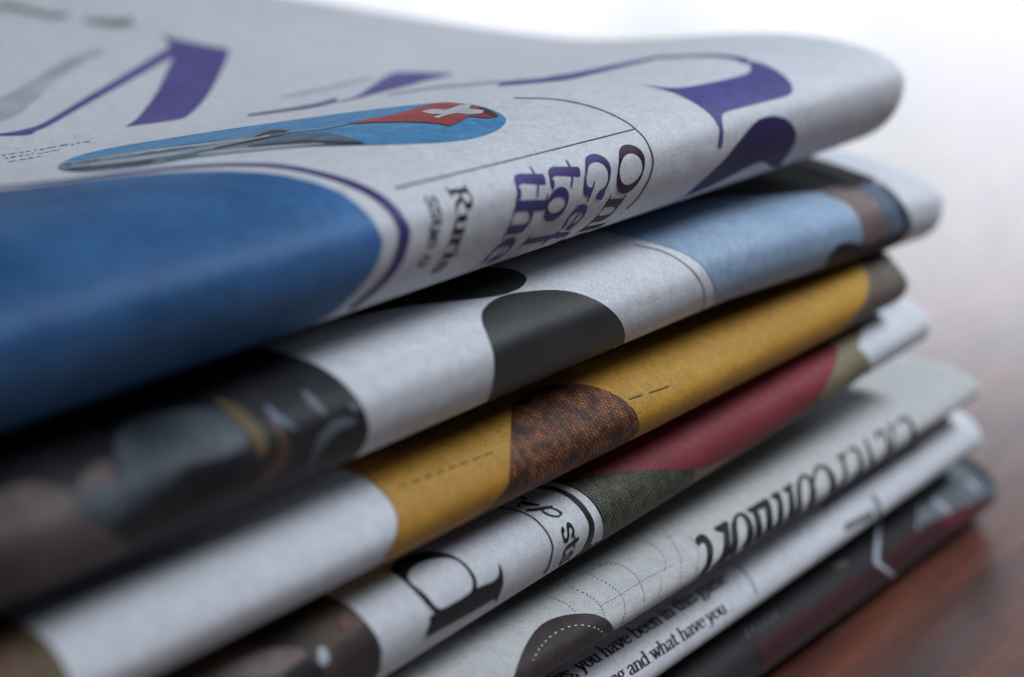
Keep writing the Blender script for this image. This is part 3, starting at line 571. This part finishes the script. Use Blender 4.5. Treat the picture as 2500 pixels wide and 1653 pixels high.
shape(p, 'headline_letter', K_([(235, 1236, 'c'), (200, 1190), (215, 1150), (260, 1132), (310, 1165), (345, 1230), (350, 1310), (325, 1400), (265, 1480), (195, 1532, 'c'), (250, 1450), (290, 1380), (300, 1290), (287, 1222), (258, 1205)]), 'black')
for q, L in enumerate(HL):
    ps = [to_uv(p, stroke_px(K_(a), np.array(b)/3.485*1.15)) for a, b in L]
    if q in SER: ps.append(to_uv(p, spline(K_(SER[q]), True)))
    fill(p, 'headline_letter', ps, 'black', 1)
for a, b, sr in (([(1440, 460), (1465, 540), (1475, 620), (1440, 700), (1405, 755)], [25, 30, 30, 24, 15], [(1395, 472, 'c'), (1470, 434, 'c'), (1482, 458), (1440, 492)]), ([(1500, 424), (1540, 400), (1590, 440), (1610, 520), (1590, 600), (1545, 645)], [26, 26, 32, 36, 30, 15], None),
                 ([(1640, 310), (1680, 420), (1700, 520), (1680, 600)], [14, 32, 36, 26], None), ([(1742, 330), (1740, 285), (1775, 256), (1820, 300), (1840, 400), (1800, 485)], [14, 30, 30, 26, 26, 15], None),
                 ([(1830, 210), (1870, 218), (1880, 320), (1868, 425)], [22, 30, 22, 25], None), ([(1920, 195), (1950, 150), (2000, 155), (2045, 210), (2050, 290), (2028, 345)], [22, 30, 30, 32, 36, 20], None)):
    ps = [to_uv(p, stroke_px(K_(a), np.array(b)/3.485))]
    if sr: ps.append(to_uv(p, spline(K_(sr), True)))
    fill(p, 'headline_letter', ps, 'black', 1)
def dots(pts, k):
    c = spline(I_(pts), False, k); return [([c[i], c[i+1]], 1.5) for i in range(0, len(c)-1, 2)]
for q, (pts, k) in enumerate([([(900, 780), (1060, 690), (1200, 600), (1350, 515), (1500, 440)], 14), ([(860, 440), (1040, 430), (1150, 490), (1220, 570), (1260, 680), (1260, 750)], 9), ([(1180, 240), (1290, 255), (1400, 330), (1440, 420), (1430, 500)], 9),
                 ([(760, 490), (860, 540), (1000, 620), (1080, 700), (1105, 800), (1080, 920)], 9), ([(1400, 530), (1400, 620), (1370, 720)], 9), ([(1420, 140), (1530, 300), (1565, 420), (1560, 560)], 9), ([(470, 700), (600, 750), (700, 830)], 9), ([(640, 620), (800, 690), (900, 780), (940, 880)], 9), ([(450, 660), (700, 540), (1000, 400)], 9), ([(1640, 210), (1705, 290), (1712, 380), (1690, 500)], 9)]):
    strokes(p, 'printed_rule', dots(pts, k), 'line' if q < 2 else 'faint')
shape(p, 'printed_picture', I_([(180, 1375), (240, 1200), (320, 1040), (420, 930), (560, 868), (720, 844), (850, 850), (950, 890), (1000, 950), (1005, 990), (950, 1035)]) + [('x', -3, -14), ('x', -110, 0)], 'choc', 1, label='dark brown shape with white stitching')
st = spline(I_([(340, 1230), (385, 1150), (440, 1080), (520, 1010), (630, 957), (740, 940), (840, 957), (900, 985), (940, 1020)]), False, 6)
strokes(p, 'printed_stitch', [([st[i], st[i+1]], 2.6) for i in range(0, len(st)-1, 3)], 'news', 2)
stroke(p, 'printed_rule', K_([(2060, 420), (2200, 330), (2330, 250)]), [4, 4, 3], 'taupe')

# ================================================================== sixth newspaper
p = P6
def i1(x, y): return I_([(x, y)])[0]
text(p, 'you have been in this game', i1(745, 1325), i1(1965, 572), i1(1040, 1148), i1(1040, 1058), 1.0, 'black', (.25, .11), pre='ays, ')
text(p, 'and what have you', i1(1150, 1352), i1(1948, 826), i1(1420, 1168), i1(1420, 1080), 1.0, 'black', (.25, .11), pre='long ')
stroke(p, 'printed_rule', I_([(1940, 400), (1980, 420), (2060, 465), (2140, 560), (2180, 640), (2196, 690)]), 3, 'grey')
shape(p, 'printed_picture', K_([(1470, 1040, 'c'), (1600, 975), (1700, 920, 'c'), (1715, 985, 'c'), (1600, 1040), (1470, 1110, 'c')]), 'grey', 1)
stroke(p, 'printed_rule', K_([(1700, 800), (1740, 850), (1760, 930), (1750, 1000)]), [8, 10, 10, 8], 'grey', 2)
shape(p, 'printed_picture', K_([(1280, 880), (1400, 800), (1700, 600), (2000, 430), (2080, 370), (2100, 400), (1900, 520), (1600, 720), (1380, 860), (1310, 915)]), 'steel', 1)

# ================================================================== bottom newspaper
p = P7
shape(p, 'printed_or_lit_panel', F_([(1690, 800), (1500, 880), (1350, 930), (1130, 1030), (1000, 1130), (850, 1220), (770, 1330), (600, 1420), (400, 1568), (100, 1760), (-200, 1950)]) + [('x', 0, -22), ('x', 260, 0)], 'maroon', 1, label='maroon lower edge of the cover')
shape(p, 'printed_or_lit_panel', F_([(1380, 560), (1560, 680), (1690, 798), (1500, 878), (1350, 928), (1130, 1028), (1100, 980), (1140, 880), (1300, 740)]) + [('x', 0, 24), ('x', 60, 0)], 'slatelight', 1)  # lit part of the slate cover, its brightness put into the colour
shape(p, 'printed_or_lit_panel', F_([(1690, 802), (1500, 882), (1350, 932), (1240, 985), (1290, 1060), (1400, 1060)]) + [('x', 30, -14), ('x', 40, 0)], 'maroontip', 2)
stroke(p, 'printed_line', F_([(775, 960), (768, 1060), (756, 1200), (748, 1320), (800, 1368), (900, 1440)]), [8, 10, 11, 12, 9, 10], 'pale_grey', 3)
stroke(p, 'printed_line', F_([(1085, 890), (1078, 980), (1060, 1090)]), [10, 13, 10], 'slatelight', 3)
stroke(p, 'printed_line', F_([(1190, 850), (1310, 950)]), [7, 8], 'pale_grey', 2)
stroke(p, 'printed_line', F_([(430, 1370), (480, 1345), (530, 1325)]), [12, 16, 12], 'mauve', 2)
stroke(p, 'printed_line', F_([(1450, 700), (1530, 790)]), [6, 8], 'pale_grey', 3)
strokes(p, 'printed_text', [([(1820+q*14, 1535-q*9), (1828+q*14, 1560-q*9)], 4) for q in range(6)], 'slatelight', 1)
